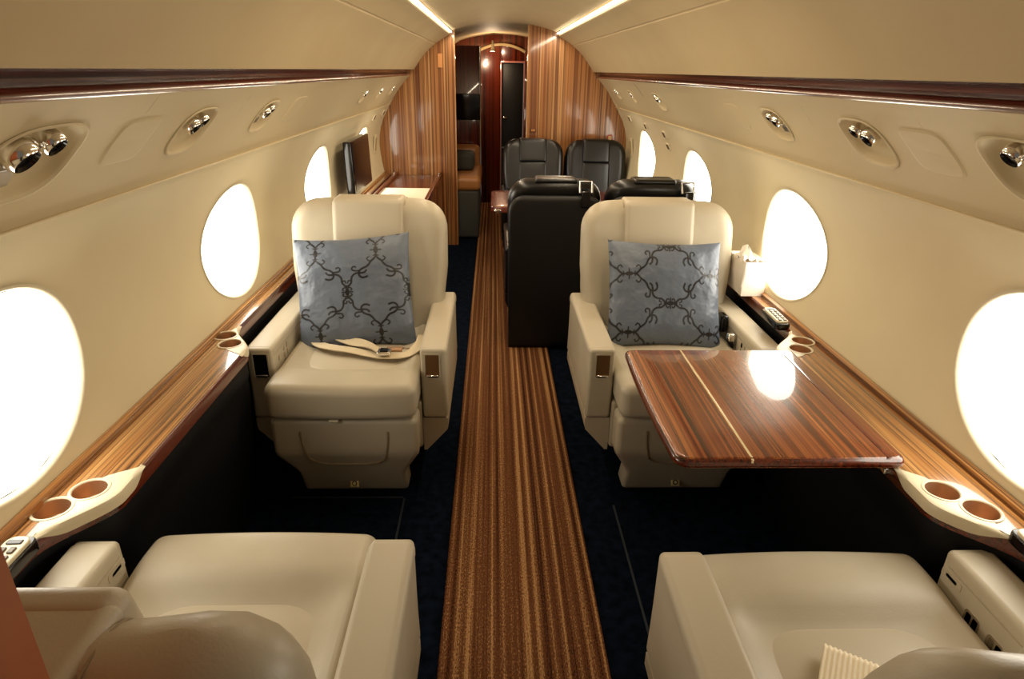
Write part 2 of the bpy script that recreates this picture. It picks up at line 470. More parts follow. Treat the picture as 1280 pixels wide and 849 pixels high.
    for y in (Y0, 2, 4, YB-.01):
        r_ = [(sg*.79, y, 1.534), (sg*.767, y, 1.528)]
        for t in ts:
            x, z = fc(t)
            if abs(t-.674) < .003: x += .003; z += .004
            r_.append((sg*x, y, z))
        r_ += [(sg*.458, y, 1.806), (sg*.464, y, 1.83), (sg*.47, y, 1.86)]
        rows.append(r_)
    sp.grid(rows); struct(sp.obj('ceiling_'+side, CEILM, sharp=25))
    ls = MB(); ls.rbox((0, 0, 0), (.016, YB-1.74, .010), .003)
    o = ls.obj('cove_light', STRIPM); o.location = (sg*.448, (1.7+YB)/2, 1.822)
    tag(o, 'long glowing warm light strip along the %s edge of the centre ceiling' % side, 'light strip', 'ceiling light strips')
cc = MB()
rows = []
for y in (Y0, 2, 4, YB-.01):
    rows.append([(x*.436, y, 1.902-.068*(abs(x)**2.2)) for x in [i/12 for i in range(-12, 13)]])
cc.grid(rows)
for sg in (-1, 1):
    cc.grid([[(sg*.436, y, 1.834), (sg*.44, y, 1.845), (sg*.475, y, 1.862)] for y in (Y0, YB-.01)])
struct(cc.obj('ceiling_centre', CEILM))

# cross-section outline of the cabin (half), from the floor to the crown
def section(sx):
    p = [(sx*1.14, 0), (sx*1.10, .58)]+[(sx*(wx(z)+.05), z) for z in (.66, .8, .95, 1.1, 1.2)]
    p += [(sx*.99, 1.30), (sx*.85, 1.47), (sx*.81, 1.56), (sx*.70, 1.67), (sx*.60, 1.755), (sx*.47, 1.83), (sx*.436, 1.842)]
    p += [(sx*x*.436, 1.906-.068*x**2.2) for x in (.9, .75, .6, .45, .3, .15, 0)]
    return p
def prism(name, poly, y0, y1, mat):
    """poly: (x, z) outline, extruded along Y"""
    mb = MB(); n = len(poly)
    mb.add([(x, y0, z) for x, z in poly]+[(x, y1, z) for x, z in poly],
           [tuple(range(n)), tuple(reversed(range(n, 2*n)))]+[(i, (i+1) % n, n+(i+1) % n, n+i) for i in range(n)])
    return mb.obj(name, mat, sharp=30)
XL, XR = -.424, .205
secL = section(-1); cut = [p for p in secL if p[0] <= -.436]
struct(prism('wall_far_left', cut+[(XL, 1.845), (XL, 0)], YB, YB+.03, W_BULK))
secR = section(1); cut = [p for p in secR if p[0] >= XR]
struct(prism('wall_far_right', cut+[(XR, 1.893), (XR, 0)], YB, YB+.03, W_BULK))
for x, nm, zt in ((XL, 5, 1.845), (XR, 6, 1.893)):
    e = MB(); e.rbox((x+(.003 if x < 0 else -.003), YB+.012, zt/2), (.008, .04, zt-.004), .003)
    struct(e.obj('trim_%d' % nm, plain('edge_%d' % nm, srgb(190, 140, 90), .2, 0, coat=1)))
# lintel / vestibule ceiling beyond the bulkhead
vc = MB()
vc.grid([[(x*.47, y, 1.905-.07*abs(x)**2.2) for x in [i/10 for i in range(-10, 11)]] for y in (YB+.03, YE)])
for sg in (-1, 1):
    vc.grid([[(sg*.47, y, 1.835), (sg*.7, y, 1.69), (sg*.8, y, 1.52), (sg*.985, y, 1.25)] for y in (YB+.03, YE)])
struct(vc.obj('ceiling_vestibule', CEILM))
# end wall with doorway
DX0, DX1, DZ = .0, .262, 1.615
endp = MB()
def quadbox(mb, x0, x1, z0, z1, y0, y1): mb.rbox(((x0+x1)/2, (y0+y1)/2, (z0+z1)/2), (x1-x0, y1-y0, z1-z0), .002, (1, 1, 1), seg=1)
quadbox(endp, -1.12, DX0, 0, 1.96, YE, YE+.04); quadbox(endp, DX1, 1.12, 0, 1.96, YE, YE+.04); quadbox(endp, DX0, DX1, DZ, 1.96, YE, YE+.04)
struct(endp.obj('wall_end', W_DARK))
d = MB(); quadbox(d, DX0+.006, DX1-.006, .01, DZ-.006, YE+.05, YE+.08)
d1 = struct(d.obj('door_1', BLACKS))  # dark door panel; its black stands in for the unlit opening
d = MB(); quadbox(d, DX0+.02, DX0+.07, 1.0, 1.02, YE+.03, YE+.05); d.obj('door_handle', CHROME, d1)
d = MB(); quadbox(d, DX0+.01, DX1-.01, .66, .675, YE+.04, YE+.052); d.obj('door_rail', STEEL, d1)
d = MB(); quadbox(d, DX0-.01, DX0+.004, 0, DZ+.01, YE-.012, YE+.01); quadbox(d, DX0-.01, DX1+.008, DZ-.004, DZ+.014, YE-.012, YE+.01); quadbox(d, DX1-.004, DX1+.008, 0, DZ+.01, YE-.012, YE+.01)
struct(d.obj('trim_7', plain('door_casing', srgb(190, 120, 110), .15, 0, coat=1)))
arc = MB(); arc.tube([(x*.27+.0, YE-.02, 1.80-.075*abs(x)**2) for x in [i/8 for i in range(-8, 9)]], .016, 8)
struct(arc.obj('trim_8', plain('arch_moulding', srgb(200, 175, 130), .25, 0, coat=.5)))
# closet partition on the left beyond the bulkhead, polished edge
cl = MB(); quadbox(cl, -1.1, -.235, 0, 1.76, 7.2, 7.24); struct(cl.obj('wall_closet', W_DARK))
cl = MB(); cl.tube([(-.235, 7.215, .0), (-.235, 7.215, 1.75)], .013, 10); struct(cl.obj('trim_9', CHROME))
# doorway lamp on the vestibule ceiling (its bright streaks show in the polished wood)
t = thing('vestibule_lamp', 'small bright chrome ceiling spotlight hanging before the dark end doorway', 'light', (-.10, 7.7, 1.80))
m_ = MB(); m_.lathe([(.001, .03), (.012, .03), (.012, -.02), (.022, -.05), (.026, -.08)], None, 16); m_.obj('lamp_body', CHROME, t)
m_ = MB(); m_.lathe([(.026, -.08), (.02, -.078), (.001, -.078)], None, 16); m_.obj('bulb', emit('bulb_glow', (1, .85, .6, 1), 25), t)

# rear closure behind the camera and near-left partition
NPY = .25
npart = MB(); 
pX = -.325
quadpoly = [(-1.09, 0), (-1.1, .9), (-.99, 1.26), (-.80, 1.50), (-.62, 1.7), (pX, 1.82), (pX, 0)]
struct(prism('wall_near_left', quadpoly, NPY-.03, NPY, veneer('near_partition_veneer', 2, [(.3, srgb(170, 84, 34)), (.6, srgb(192, 102, 44))], 8, .4, .3, 60, 7)))

# ------------------------------------------------------------------ side ledges
LZ = .66
def ledge_x(y, sg=-1):
    """inner edge of the ledge (half-width), wide between the facing seats"""
    def ss(a, b2, t): t = max(0, min(1, (t-a)/(b2-a))); return t*t*(3-2*t)
    w = ss(*((1.03, 1.21) if sg < 0 else (.98, 1.16)), y)*(1-ss(1.98, 2.18, y))
    return 1.008-(.094 if sg < 0 else .122)*w
def ledge_run(sg, side):
    t = thing('side_ledge', 'long glossy striped wood ledge under the %s windows, with cup holders' % side, 'ledge', (0, 0, 0), 0, None)
    ys = [.36 if sg < 0 else -.6, .6, .9]+[1.0+.02*i for i in range(62)]+([2.4, 3, 4, 5, YB-.012] if sg < 0 else [2.4, 2.8, 3.2])
    holes = [(sg*1.040, 1.150), (sg*.990, 1.228)] if sg < 0 else [(sg*.985, 1.195), (sg*1.028, 1.120)]
    holes = [(-1.026, 1.140), (-.986, 1.208)] if sg < 0 else [(.940, 1.190), (.982, 1.120)]
    holes += [(sg*1.028, 2.102), (sg*.985, 2.030)] if sg < 0 else [(1.012, 2.068), (.972, 1.997)]
    tp = MB(); rows = []; edge = []
    for y in ys:
        xi = ledge_x(y, sg); xo = wx(LZ)-.001
        edge.append([(sg*(xi+.012), y, LZ-.045), (sg*xi, y, LZ-.040), (sg*xi, y, LZ-.012), (sg*(xi+.003), y, LZ-.003), (sg*(xi+.007), y, LZ)])
        rows.append([(sg*(xi+.007), y, LZ)]+
                    [(sg*(xi+.007+(xo-xi-.007)*j/4), y, LZ) for j in range(1, 5)])
    tp.grid(rows)
    top = tp.obj('ledge_top', W_LEDGE, t, sharp=40)
    em = MB(); em.grid(edge); em.obj('front_moulding', W_RED, t, sharp=50)
    fl = MB()
    fl.grid([[(sg*(wx(LZ)-.012), y, LZ-.002), (sg*(wx(LZ)-.014), y, LZ+.012), (sg*(wx(LZ)-.004), y, LZ+.018), (sg*(wx(LZ)+.01), y, LZ+.014)] for y in (ys[0], ys[-1])])
    fl.obj('back_edging', W_LEDGE, t)
    # cup holder clusters
    cr = .0365
    for c in range(2):
        (x1, y1), (x2, y2) = holes[2*c], holes[2*c+1]
        # surround plate: strip hull from the cups out to the ledge edge
        pl = MB(); rows = []
        a, b2 = min(y1, y2)-cr-.06, max(y1, y2)+cr+.06
        for i in range(25):
            y = a+(b2-a)*i/24
            xi = ledge_x(y, sg)
            s_ = min(1, math.sin(PI*i/24)*1.5); s_ = s_*s_*(3-2*s_)
            xc = np.interp(y, sorted((y1, y2)), [abs(x_) for _, x_ in sorted(((y1, x1), (y2, x2)))])
            xo = xi+.004+(float(xc)-xi-.004)*s_
            rows.append([(sg*(xi-.001), y, LZ-.004-.024*s_), (sg*(xi-.002), y, LZ-.003-.006*s_), (sg*(xi+.002), y, LZ-.001), (sg*(xi+.009), y, LZ+.0015), (sg*xo, y, LZ+.0015), (sg*(xo+.001), y, LZ-.001)])
        pl.grid(rows); pl.obj('cup_holder_surround', IVORY, t, sharp=40)
        for (x, y) in (holes[2*c], holes[2*c+1]):
            T = TR((x, y, LZ))
            rim = MB(); rim.lathe([(cr+.006, .0005), (cr+.005, .003), (cr+.001, .0035), (cr-.001, .002), (cr-.002, -.001)], T, 36)
            rm = rim.obj('cup_holder', IVORY, t)
            cup = MB(); cup.lathe([(cr-.001, .0022), (cr-.004, -.0), (cr-.006, .0016), (.02, .0016), (.001, .0016)], T, 36)
            # the cup itself: shallow visible bowl cut is done by boolean on the top
            cup = MB(); cup.lathe([(cr-.002, .001), (cr-.003, -.022), (cr-.006, -.034), (cr-.012, -.038), (.001, -.038)], T, 36)
            cup.obj('cup_well', COPPER, rm)
    # boolean holes in the top surface
    cutm = MB()
    for (x, y) in holes:
        cutm.lathe([(.0005, -.1), (cr-.0015, -.1), (cr-.0015, .1), (.0005, .1)], TR((x, y, LZ)), 36)
    cutter = cutm.obj('cutter', COPPER)
    for o in [c for c in t.children if c.name.split('.')[0] in ('ledge_top', 'cup_holder_surround')]:
        md = o.modifiers.new('b', 'BOOLEAN'); md.object = cutter; md.operation = 'DIFFERENCE'; md.solver = 'EXACT'
        dg = bpy.context.evaluated_depsgraph_get(); me = bpy.data.meshes.new_from_object(o.evaluated_get(dg))
        o.modifiers.clear(); o.data = me
    bpy.data.objects.remove(cutter)
    return t
for sg, side in ((-1, 'left'), (1, 'right')):
    ledge_run(sg, side)
    lw = MB(); rows = []
    ys = [.36 if sg < 0 else -.6, .8]+[1.0+.03*i for i in range(42)]+([2.6, 4, YB-.012] if sg < 0 else [2.6, 3.2])
    for y in ys:
        xi = ledge_x(y, sg)
        rows.append([(sg*(xi+.03), y, LZ-.012), (sg*(xi+.012), y, LZ-.04), (sg*(xi+.008), y, LZ-.10), (sg*(xi+.016), y, LZ-.13), (sg*(xi+.014), y, LZ-.16), (sg*(xi+.03), y, .3), (sg*(xi+.06), y, .0)])
    lw.grid(rows)
    if sg > 0: lw.grid([[(.90 if q_ == 0 else 1.075, 3.2, z) for z in (0, LZ-.01)] for q_ in (0, 1)]); lw.grid([[(1.075, y, z) for z in (0, .62)] for y in (3.2, YB-.012)])
    struct(lw.obj('wall_lower_'+side, DARKP, sharp=30))

# control handsets set beside the ledges
def handset(loc, rz, label):
    t = thing('control_handset', label, 'control panel', loc, rz, 'seat control handsets on the ledges')
    m = MB(); m.slab(rrect(.028, .088, .02), -.012, .012, .005); m.obj('cradle', GLOSSB, t)
    m = MB(); m.slab(rrect(.023, .078, .018), .012, .020, .004); m.obj('faceplate', IVORY, t)
    m = MB()
    m.slab(rrect(.014, .006, .002), .020, .0225, .001, TR((0, .058, 0)))
    m.obj('display', GLOSSB, t)
    for r_ in range(5):
        for c_ in range(2):
            m = MB(); m.slab(rrect(.0055, .0085, .002), .020, .0235, .0012, TR((-.009+.018*c_, .034-.024*r_, 0))); m.obj('button', plain('grey_button', srgb(96, 84, 66), .4) if not bpy.data.materials.get('grey_button') else bpy.data.materials['grey_button'], t)
    return t
handset((1.000, 2.28, LZ+.004), math.radians(-2), 'cream control handset with dark buttons on the right ledge behind the cup holders')
handset((-1.006, .95, LZ+.004), math.radians(2), 'cream control handset on the left ledge at the near window armrest')
handset((1.002, .955, LZ+.004), math.radians(-2), 'cream control handset at the right edge of the photo beside the near armrest')

# ------------------------------------------------------------------ floor items
r = MB(); r.rbox((0, 0, 0), (.476, YE+1.0, .012), .004, (1, 1, 1))
o = r.obj('aisle_runner', RUNNER); o.location = (-.002, (YE-1.0)/2, .0065)
tag(o, 'long brown and tan striped carpet runner down the centre aisle', 'carpet runner')
def strip(x0, y0, x1, y1, lab):
    m = MB(); m.rbox((0, 0, 0), (abs(x1-x0)+.008, abs(y1-y0)+.008, .004), .0015, (1, 1, 1)); o = m.obj('seat_track', plain('track_dark', srgb(22, 30, 42), .7) if not bpy.data.materials.get('track_dark') else bpy.data.materials['track_dark'])
    o.location = ((x0+x1)/2, (y0+y1)/2, .002)
    tag(o, lab, 'floor track', 'floor tracks')
strip(-.43, 1.45, -.43, 2.05, 'thin dark floor track running lengthwise between the two left cream seats')
strip(-.86, 2.06, -.44, 2.06, 'thin dark floor track crossing in front of the left cream seat facing us')
strip(.375, 1.30, .375, 2.0, 'thin dark floor track running lengthwise under the folding table')

# ------------------------------------------------------------------ seats
def grid_back(mb, W, H, th, R, yc, z0, tilt, n=(26, 26), front_only=False, wb=None, curve=0.0, re=.055, mi=0):
    """upholstered slab standing in x-z: width W, height H, rounded top corners; leans back by tilt"""
    wb = wb or W
    def f(t, r_): t = max(0, min(1, t/r_)); return math.sqrt(max(0, 1-(1-t)**2))
    us = [math.sin(PI/2*(-1+2*i/n[0])) for i in range(n[0]+1)]
    vs = [.5-.5*math.cos(PI*j/n[1]) for j in range(n[1]+1)]
    def hw(z):
        w = (wb+(W-wb)*min(1, z/(H*.55)))/2
        if z > H-R: w = w-R+math.sqrt(max(0, R*R-(z-(H-R))**2))
        return w
    for sgn in (-1, 1):
        rows = []
        for v in vs:
            z = v*H; rw = []
            for u in us:
                x = u*hw(z); e = f((1-abs(u))*hw(z), re)*f(H-z, re)*f(z, .03)
                y = yc+sgn*th/2*e+tilt*z
                if curve: y -= curve*(abs(u)**3)*(.6+.4*v)
                rw.append((x, y, z0+z))
            rows.append(rw)
        mb.grid(rows, mi=mi)

def make_chair(label, group, loc, rz, W=.72, L=CREAM, PADM=CREAM2, SH=SHELLM, aisle=1, belt=None, details=True, name='cabin_seat', arms=(1, 1), tall=0, back_off=0, tilt=.23):
    t = thing(name, label, 'seat', loc, rz, group)
    hw = W/2; aw = .094 if W > .6 else .05; sw = hw-aw-.004
    # pedestal
    m = MB(); m.rbox((0, -.02, .15), (sw*1.45, .56, .27), .03, (2, 2, 2), dfm=lambda x, y, z: (x*(1-.12*(1-z/.3)), y, max(z, .014)))
    m.obj('pedestal', SH if W > .6 else BLACKS, t)
    m = MB(); m.rbox((0, -.03, .290), (2*sw+.004, .62, .20), .012, (2, 2, 2)); m.obj('seat_frame', SH, t)
    # seat cushion
    def dish(x, y, z):
        if z > .45:
            gx = max(0, 1-(abs(x)/(sw*.88))**5); gy = max(0, min(1, (y-back_off+.36)/.10)); gy = gy*gy*(3-2*gy)
            z -= .030*gx*gy
            z += .008*math.sin(max(0, min(1, (-.30-y+back_off)/.2))*PI)
        if y < -.40+back_off: y -= .012*(1-(x/sw)**2)
        return (x, y, z)
    m = MB(); m.rbox((0, -.17+back_off, .457), (sw*2, .63, .130), .034, (22, 26, 3), dfm=dish, seg=5)
    seat = m.obj('seat_cushion', L, t, sharp=0)
    if details:
        m = MB(); m.tube([(x, y, .4925+.0004*i_) for i_, (x, y) in enumerate([(0, 0)])] if False else [(x, y-.055+back_off, .4915) for x, y in rrect(sw*.80+.001, .241, .131, 8)(0)], .0028, 6, True)
        m.obj('piping', STITCH, seat, sharp=0)
    m = MB()
    pw, pd = sw*.80, .24
    m.slab(rrect(pw, pd, .13, 8), .462, .4975, .020, TR((0, -.055+back_off, 0)), dome=.012, seg=4, caprings=5)
    m.obj('seat_pad', PADM, seat, sharp=0)
    # legrest below the cushion
    def leg(x, y, z):
        if z < .235: x *= 1-.235*min(1, (.235-z)/.11)
        if z < .24: y += .11*((.24-z)/.24)
        return (x, y, z)
    m = MB(); m.rbox((0, -.405+back_off, .192), (sw*2, .11, .382), .022, (14, 2, 18), dfm=leg, seg=4)
    lg = m.obj('legrest', L, t, sharp=0)
    if details:
        # inset pocket panel outlined on the legrest front
        m = MB()
        pts = []
        for i in range(25):
            s_ = i/24
            if s_ < .3: x = -.155+.02*(s_/.3)**2; z = .335-.125*(s_/.3)
            elif s_ > .7: x = .155-.02*((1-s_)/.3)**2; z = .335-.125*((1-s_)/.3)
            else:
                a = (s_-.3)/.4*2-1; x = .135*a*(1-.02*abs(a)); z = .21-.028*(1-abs(a)**5)
            y = -.462+(.11*((.24-z)/.24) if z < .24 else 0)
            pts.append((x*sw/.262, y, z))
        m.tube(pts, .0035, 6); m.obj('pocket_piping', STITCH, lg)
        m = MB(); m.slab(rrect(.017, .017, .004), 0, .005, .002, basis((.0, -.380, .060), (1, 0, 0), (0, .42, .91)))
        bz = m.obj('latch_plate', plain('pale_gold', srgb(224, 206, 150), .3, .4) if not bpy.data.materials.get('pale_gold') else bpy.data.materials['pale_gold'], lg)
        m = MB(); m.tube([(.008*math.cos(a), -.3815+.0035*math.sin(a)-.004, .060+.008*math.sin(a)) for a in [i*PI/6 for i in range(12)]], .0018, 6, True)
        m.obj('latch_ring', GLOSSB, bz)
        m = MB(); m.rbox((-.03, -.468, .386), (.034, .02, .010), .004); m.obj('pull_tab', IVORY, lg)
    # backrest
    H = .62+tall; z0 = .40; yb = .205
    bw = W*.925 if W > .6 else W*.97
    m = MB(); grid_back(m, bw, H, .135, .12, yb, z0, tilt, curve=.028, wb=bw*.88)
    back = m.obj('backrest', L, t, sharp=0)
    m = MB()
    hd = bw*.225
    def tb(x, y, z): return (x, y+tilt*(z-z0), z)
    m.rbox((0, yb-.063, z0+H-.087), (hd*2, .055, .190), .022, (8, 2, 8), dfm=tb, seg=4)
    m.rbox((0, yb-.010, z0+H-.011), (hd*2, .120, .034), .0165, (8, 4, 1), dfm=tb, seg=3)
    m.obj('headrest', PADM, back, sharp=0)
    m = MB(); m.rbox((0, yb-.062, z0+.225), (hd*2, .04, .38), .018, (6, 2, 10), dfm=tb, seg=3)
    m.obj('lumbar_pad', PADM, back, sharp=0)
    # rear shell down towards the floor
    m = MB()
    if W > .6: grid_back(m, bw*.94, H*.93+.22, .03, .11, yb+.045, z0-.22, tilt, wb=bw*.84)
    else: grid_back(m, bw*.99, .90, .05, .09, yb+.19, .012, .015, wb=bw*.96, re=.02)
    m.obj('back_shell', SH, t, sharp=0)
    # piping seams either side of the headrest
    if details:
        for sx in (-1, 1):
            m = MB(); pts = []
            for i in range(16):
                z = z0+H-.03-.0*i-(i/15)*.0
            # stitched seam following the headrest edge over the top
            for i in range(12):
                a = i/11*PI*.95
                pts.append((sx*(hd+.004), yb+tilt*(H)-.064*math.cos(a), z0+H-.028+.026*math.sin(a)))
            pts.insert(0, (sx*(hd+.004), yb+tilt*(H-.15)-.066, z0+H-.15))
            m.tube(pts, .0022, 5); m.obj('piping', STITCH, back)
    # arms
    for sx in (-1, 1):
        if not arms[0 if sx < 0 else 1]: continue
        cx = sx*(hw-aw/2)
        def ta(x, y, z, sx=sx, cx=cx):
            # back end narrows and drops; lower flare
            if z < .42: x += sx*.003*min(1, (.42-z)/.12)
            return (x, y, z)
        arm = MB(); arm.rbox((cx, 0, .458), (aw, .66, .284), .013, (2, 8, 4), dfm=ta, seg=3)
        a_ = arm.obj('armrest', L, t, sharp=0)
        m = MB(); m.rbox((cx, .004, .580), (aw+.006, .652, .044), .016, (2, 8, 1), seg=4, dfm=lambda x, y, z: (x, y, z-.006*max(0, (y-.1)/.2))); m.obj('arm_pad', PADM, a_, sharp=0)
        sk = MB()
        xi_, xo_ = sx*(hw-aw), sx*(hw+.001)
        pl_ = [(xi_, .172), (xi_+sx*.012, .172), (xo_-sx*.004, .262), (xo_, .275), (xo_, .312), (xi_, .312)]
        n_ = len(pl_)
        sk.add([(x, -.322, z) for x, z in pl_]+[(x, .31, z) for x, z in pl_], [tuple(range(n_)), tuple(reversed(range(n_, 2*n_)))]+[(i, (i+1) % n_, n_+(i+1) % n_, n_+i) for i in range(n_)])
        sk.obj('arm_skirt', SH, a_, sharp=30)
        if details:
            # niche in the arm front with a dark wood insert and chrome bezel
            T = basis((cx-sx*.004, -.3312, .534), (1, 0, 0), (0, 0, 1))
            m = MB(); 
            o1 = rrect(.030, .050, .006)(0); o2 = rrect(.025, .045, .004)(0)
            T2 = T
            rows = [[tuple(T2 @ Vector((x, y, d))) for x, y in oo] for oo, d in ((o1, 0), (o1, .003), (o2, .003), (o2, .0005))]
            m.grid(rows, True); m.obj('niche_bezel', SH, a_)
            m = MB(); m.slab(lambda ins: rrect(.025-ins, .045-ins, .004)(0), 0, .0012, .0005, T); m.obj('niche_panel', NICHE if sx == aisle else GLOSSB, a_)
            m = MB(); m.rbox((cx-sx*.004, -.335, .494), (.044, .008, .010), .003); m.obj('niche_clip', CHROME, a_)
            # controls on the inner face of the window-side arm
            if sx == -aisle:
                xin = sx*(hw-aw)-sx*.001
                def on(yy, zz, hx_, hy_, mat, nm, th_=.004):
                    mm = MB(); mm.slab(rrect(hx_, hy_, min(hx_, hy_)*.45), 0, th_, .0015, basis((xin, yy, zz), (0, sx, 0), (0, 0, 1)))
                    return mm.obj(nm, mat, a_)
                if loc[1] > 1.5:
                    for (yy, zz) in ((-.262, .535), (-.20, .548), (-.20, .522), (-.165, .548), (-.165, .522), (-.20, .497)):
                        on(yy, zz, .008, .010, CHROME, 'seat_switch')
                else:
                    on(-.292, .548, .030, .010, SH, 'recline_handle_plate'); on(-.292, .548, .016, .004, STEEL, 'recline_handle', .009)
                    for yy in ((-.225, ) if loc[0] < 0 else (-.215, -.150)):
                        p = on(yy, .505, .022, .022, CHROME, 'switch_plate')
                        for k_ in (-1, 1):
                            mm = MB(); mm.slab(rrect(.007, .016, .003), 0, .010, .002, basis((xin, yy+k_*.0095, .505), (0, sx, 0), (0, 0, 1)))
                            mm.obj('switch', GLOSSB, p)
    return t

cream_g = 'cream leather cabin seats'
CX = .62
ch_fl = make_chair('cream leather seat facing the camera on the left, blue pillow and unbuckled belt on it', None, (-CX, 2.455, 0), 0, aisle=1)
ch_fr = make_chair('cream leather seat facing the camera on the right, behind the folding wooden table', None, (CX+.005, 2.455, 0), 0, aisle=-1)
ch_nl = make_chair('cream leather seat seen from behind in the bottom left corner, empty', None, (-CX+.002, .787, 0), PI, aisle=-1, back_off=.037, tall=.006, tilt=.215)
ch_nr = make_chair('cream leather seat seen from behind in the bottom right corner, folded cloth on it', None, (CX+.004, .742, 0), PI, aisle=1, back_off=.070)

dk = dict(tall=-.03, W=.538, L=BLACKL, PADM=BLACKL, SH=BLACKS, details=False)
DS = [((.252, 3.90, 0), PI, 'black leather seat with its back to the camera, next to the aisle'),
      ((.792, 3.90, 0), PI, 'black leather seat with its back to the camera, beside the right windows'),
      ((.250, 5.42, 0), 0, 'black leather seat facing the camera against the right bulkhead, on the aisle'),
      ((.794, 5.42, 0), 0, 'black leather seat facing the camera against the right bulkhead, by the window')]
for i, (lc, rz, lab) in enumerate(DS):
    c = make_chair(lab, None, lc, rz, **dk)
    if rz:
        # hardware hooked over the top of the back: bracket with a handset
        m = MB(); bx = -.155 if i == 0 else -.17
        m.tube([(bx-.035, .43, .93), (bx-.035, .40, .985), (bx+.03, .40, .985), (bx+.03, .43, .93)], .007, 8)
        br = m.obj('handset_bracket', STEEL, c)
        m = MB(); m.rbox((bx, .455, .90), (.05, .02, .09), .008); m.obj('handset', GLOSSB, br)

# ------------------------------------------------------------------ seat belts
def ribbon(pts, w, th=.0018, twist=None):
    """flat webbing along pts (centre line), width vector horizontal unless twisted"""
    mb = MB(); P_ = [Vector(p) for p in pts]; rows = []
    for i, p in enumerate(P_):
        d = (P_[min(i+1, len(P_)-1)]-P_[max(i-1, 0)]).normalized()
        s_ = d.cross(Vector((0, 0, 1))).normalized()
        u_ = s_.cross(d).normalized()
        if twist: a = twist[i]; s_, u_ = s_*math.cos(a)+u_*math.sin(a), u_*math.cos(a)-s_*math.sin(a)
        rows.append([tuple(p+s_*w/2+u_*th), tuple(p-s_*w/2+u_*th), tuple(p-s_*w/2-u_*th), tuple(p+s_*w/2-u_*th)])
    mb.grid(rows, True); return mb
def smooth(pts, n=6):
    P_ = [Vector(p) for p in pts]; out = []
    for i in range(len(P_)-1):
        a = P_[max(i-1, 0)]; b = P_[i]; c = P_[i+1]; d = P_[min(i+2, len(P_)-1)]
        for j in range(n):
            t = j/n
            out.append(.5*((2*b)+(c-a)*t+(2*a-5*b+4*c-d)*t*t+(3*b-a-3*c+d)*t**3))
    out.append(P_[-1]); return out
b1 = ribbon(smooth([(-.21, .0, .522), (-.16, -.10, .522), (-.09, -.155, .530), (-.02, -.17, .526), (.06, -.195, .520), (.12, -.21, .519), (.20, -.20, .522), (.245, -.14, .540), (.25, -.05, .54)]), .046)
bl = b1.obj('seat_belt', BELTM, ch_fl)
b2_ = ribbon(smooth([(-.15, -.02, .526), (-.06, -.09, .534), (.03, -.13, .534), (.10, -.19, .532)]), .046, twist=[.3*math.sin(i*.5) for i in range(19)])
b2_.obj('seat_belt_strap', BELTM, bl)
m = MB(); m.rbox((.115, -.205, .534), (.052, .046, .014), .005, T=None); m.obj('buckle', CHROME, bl)
m = MB(); m.rbox((.115, -.205, .543), (.030, .026, .006), .002); m.obj('buckle_face', GLOSSB, bl)
m = MB(); m.rbox((.148, -.165, .528), (.062, .03, .014), .005); m.obj('belt_tongue', COPPER, bl)
m = MB(); m.tube(smooth([(.18, -.15, .528), (.20, -.165, .532), (.215, -.15, .528), (.235, -.165, .532), (.25, -.16, .53)]), .004, 6); m.obj('belt_stitching', STITCH, bl)
# belt on the right seat, window side
m = ribbon(smooth([(.262, .10, .52), (.262, .02, .535), (.255, -.06, .535), (.235, -.12, .532)]), .046, twist=[.9]*19)
br_ = m.obj('seat_belt', plain('black_webbing', srgb(24, 22, 22), .6), ch_fr)
m = MB(); m.rbox((.245, .02, .575), (.035, .06, .075), .012); m.obj('buckle', GLOSSB, br_)
m = MB(); m.rbox((.243, -.10, .555), (.03, .03, .035), .008); m.obj('buckle', CHROME, br_)

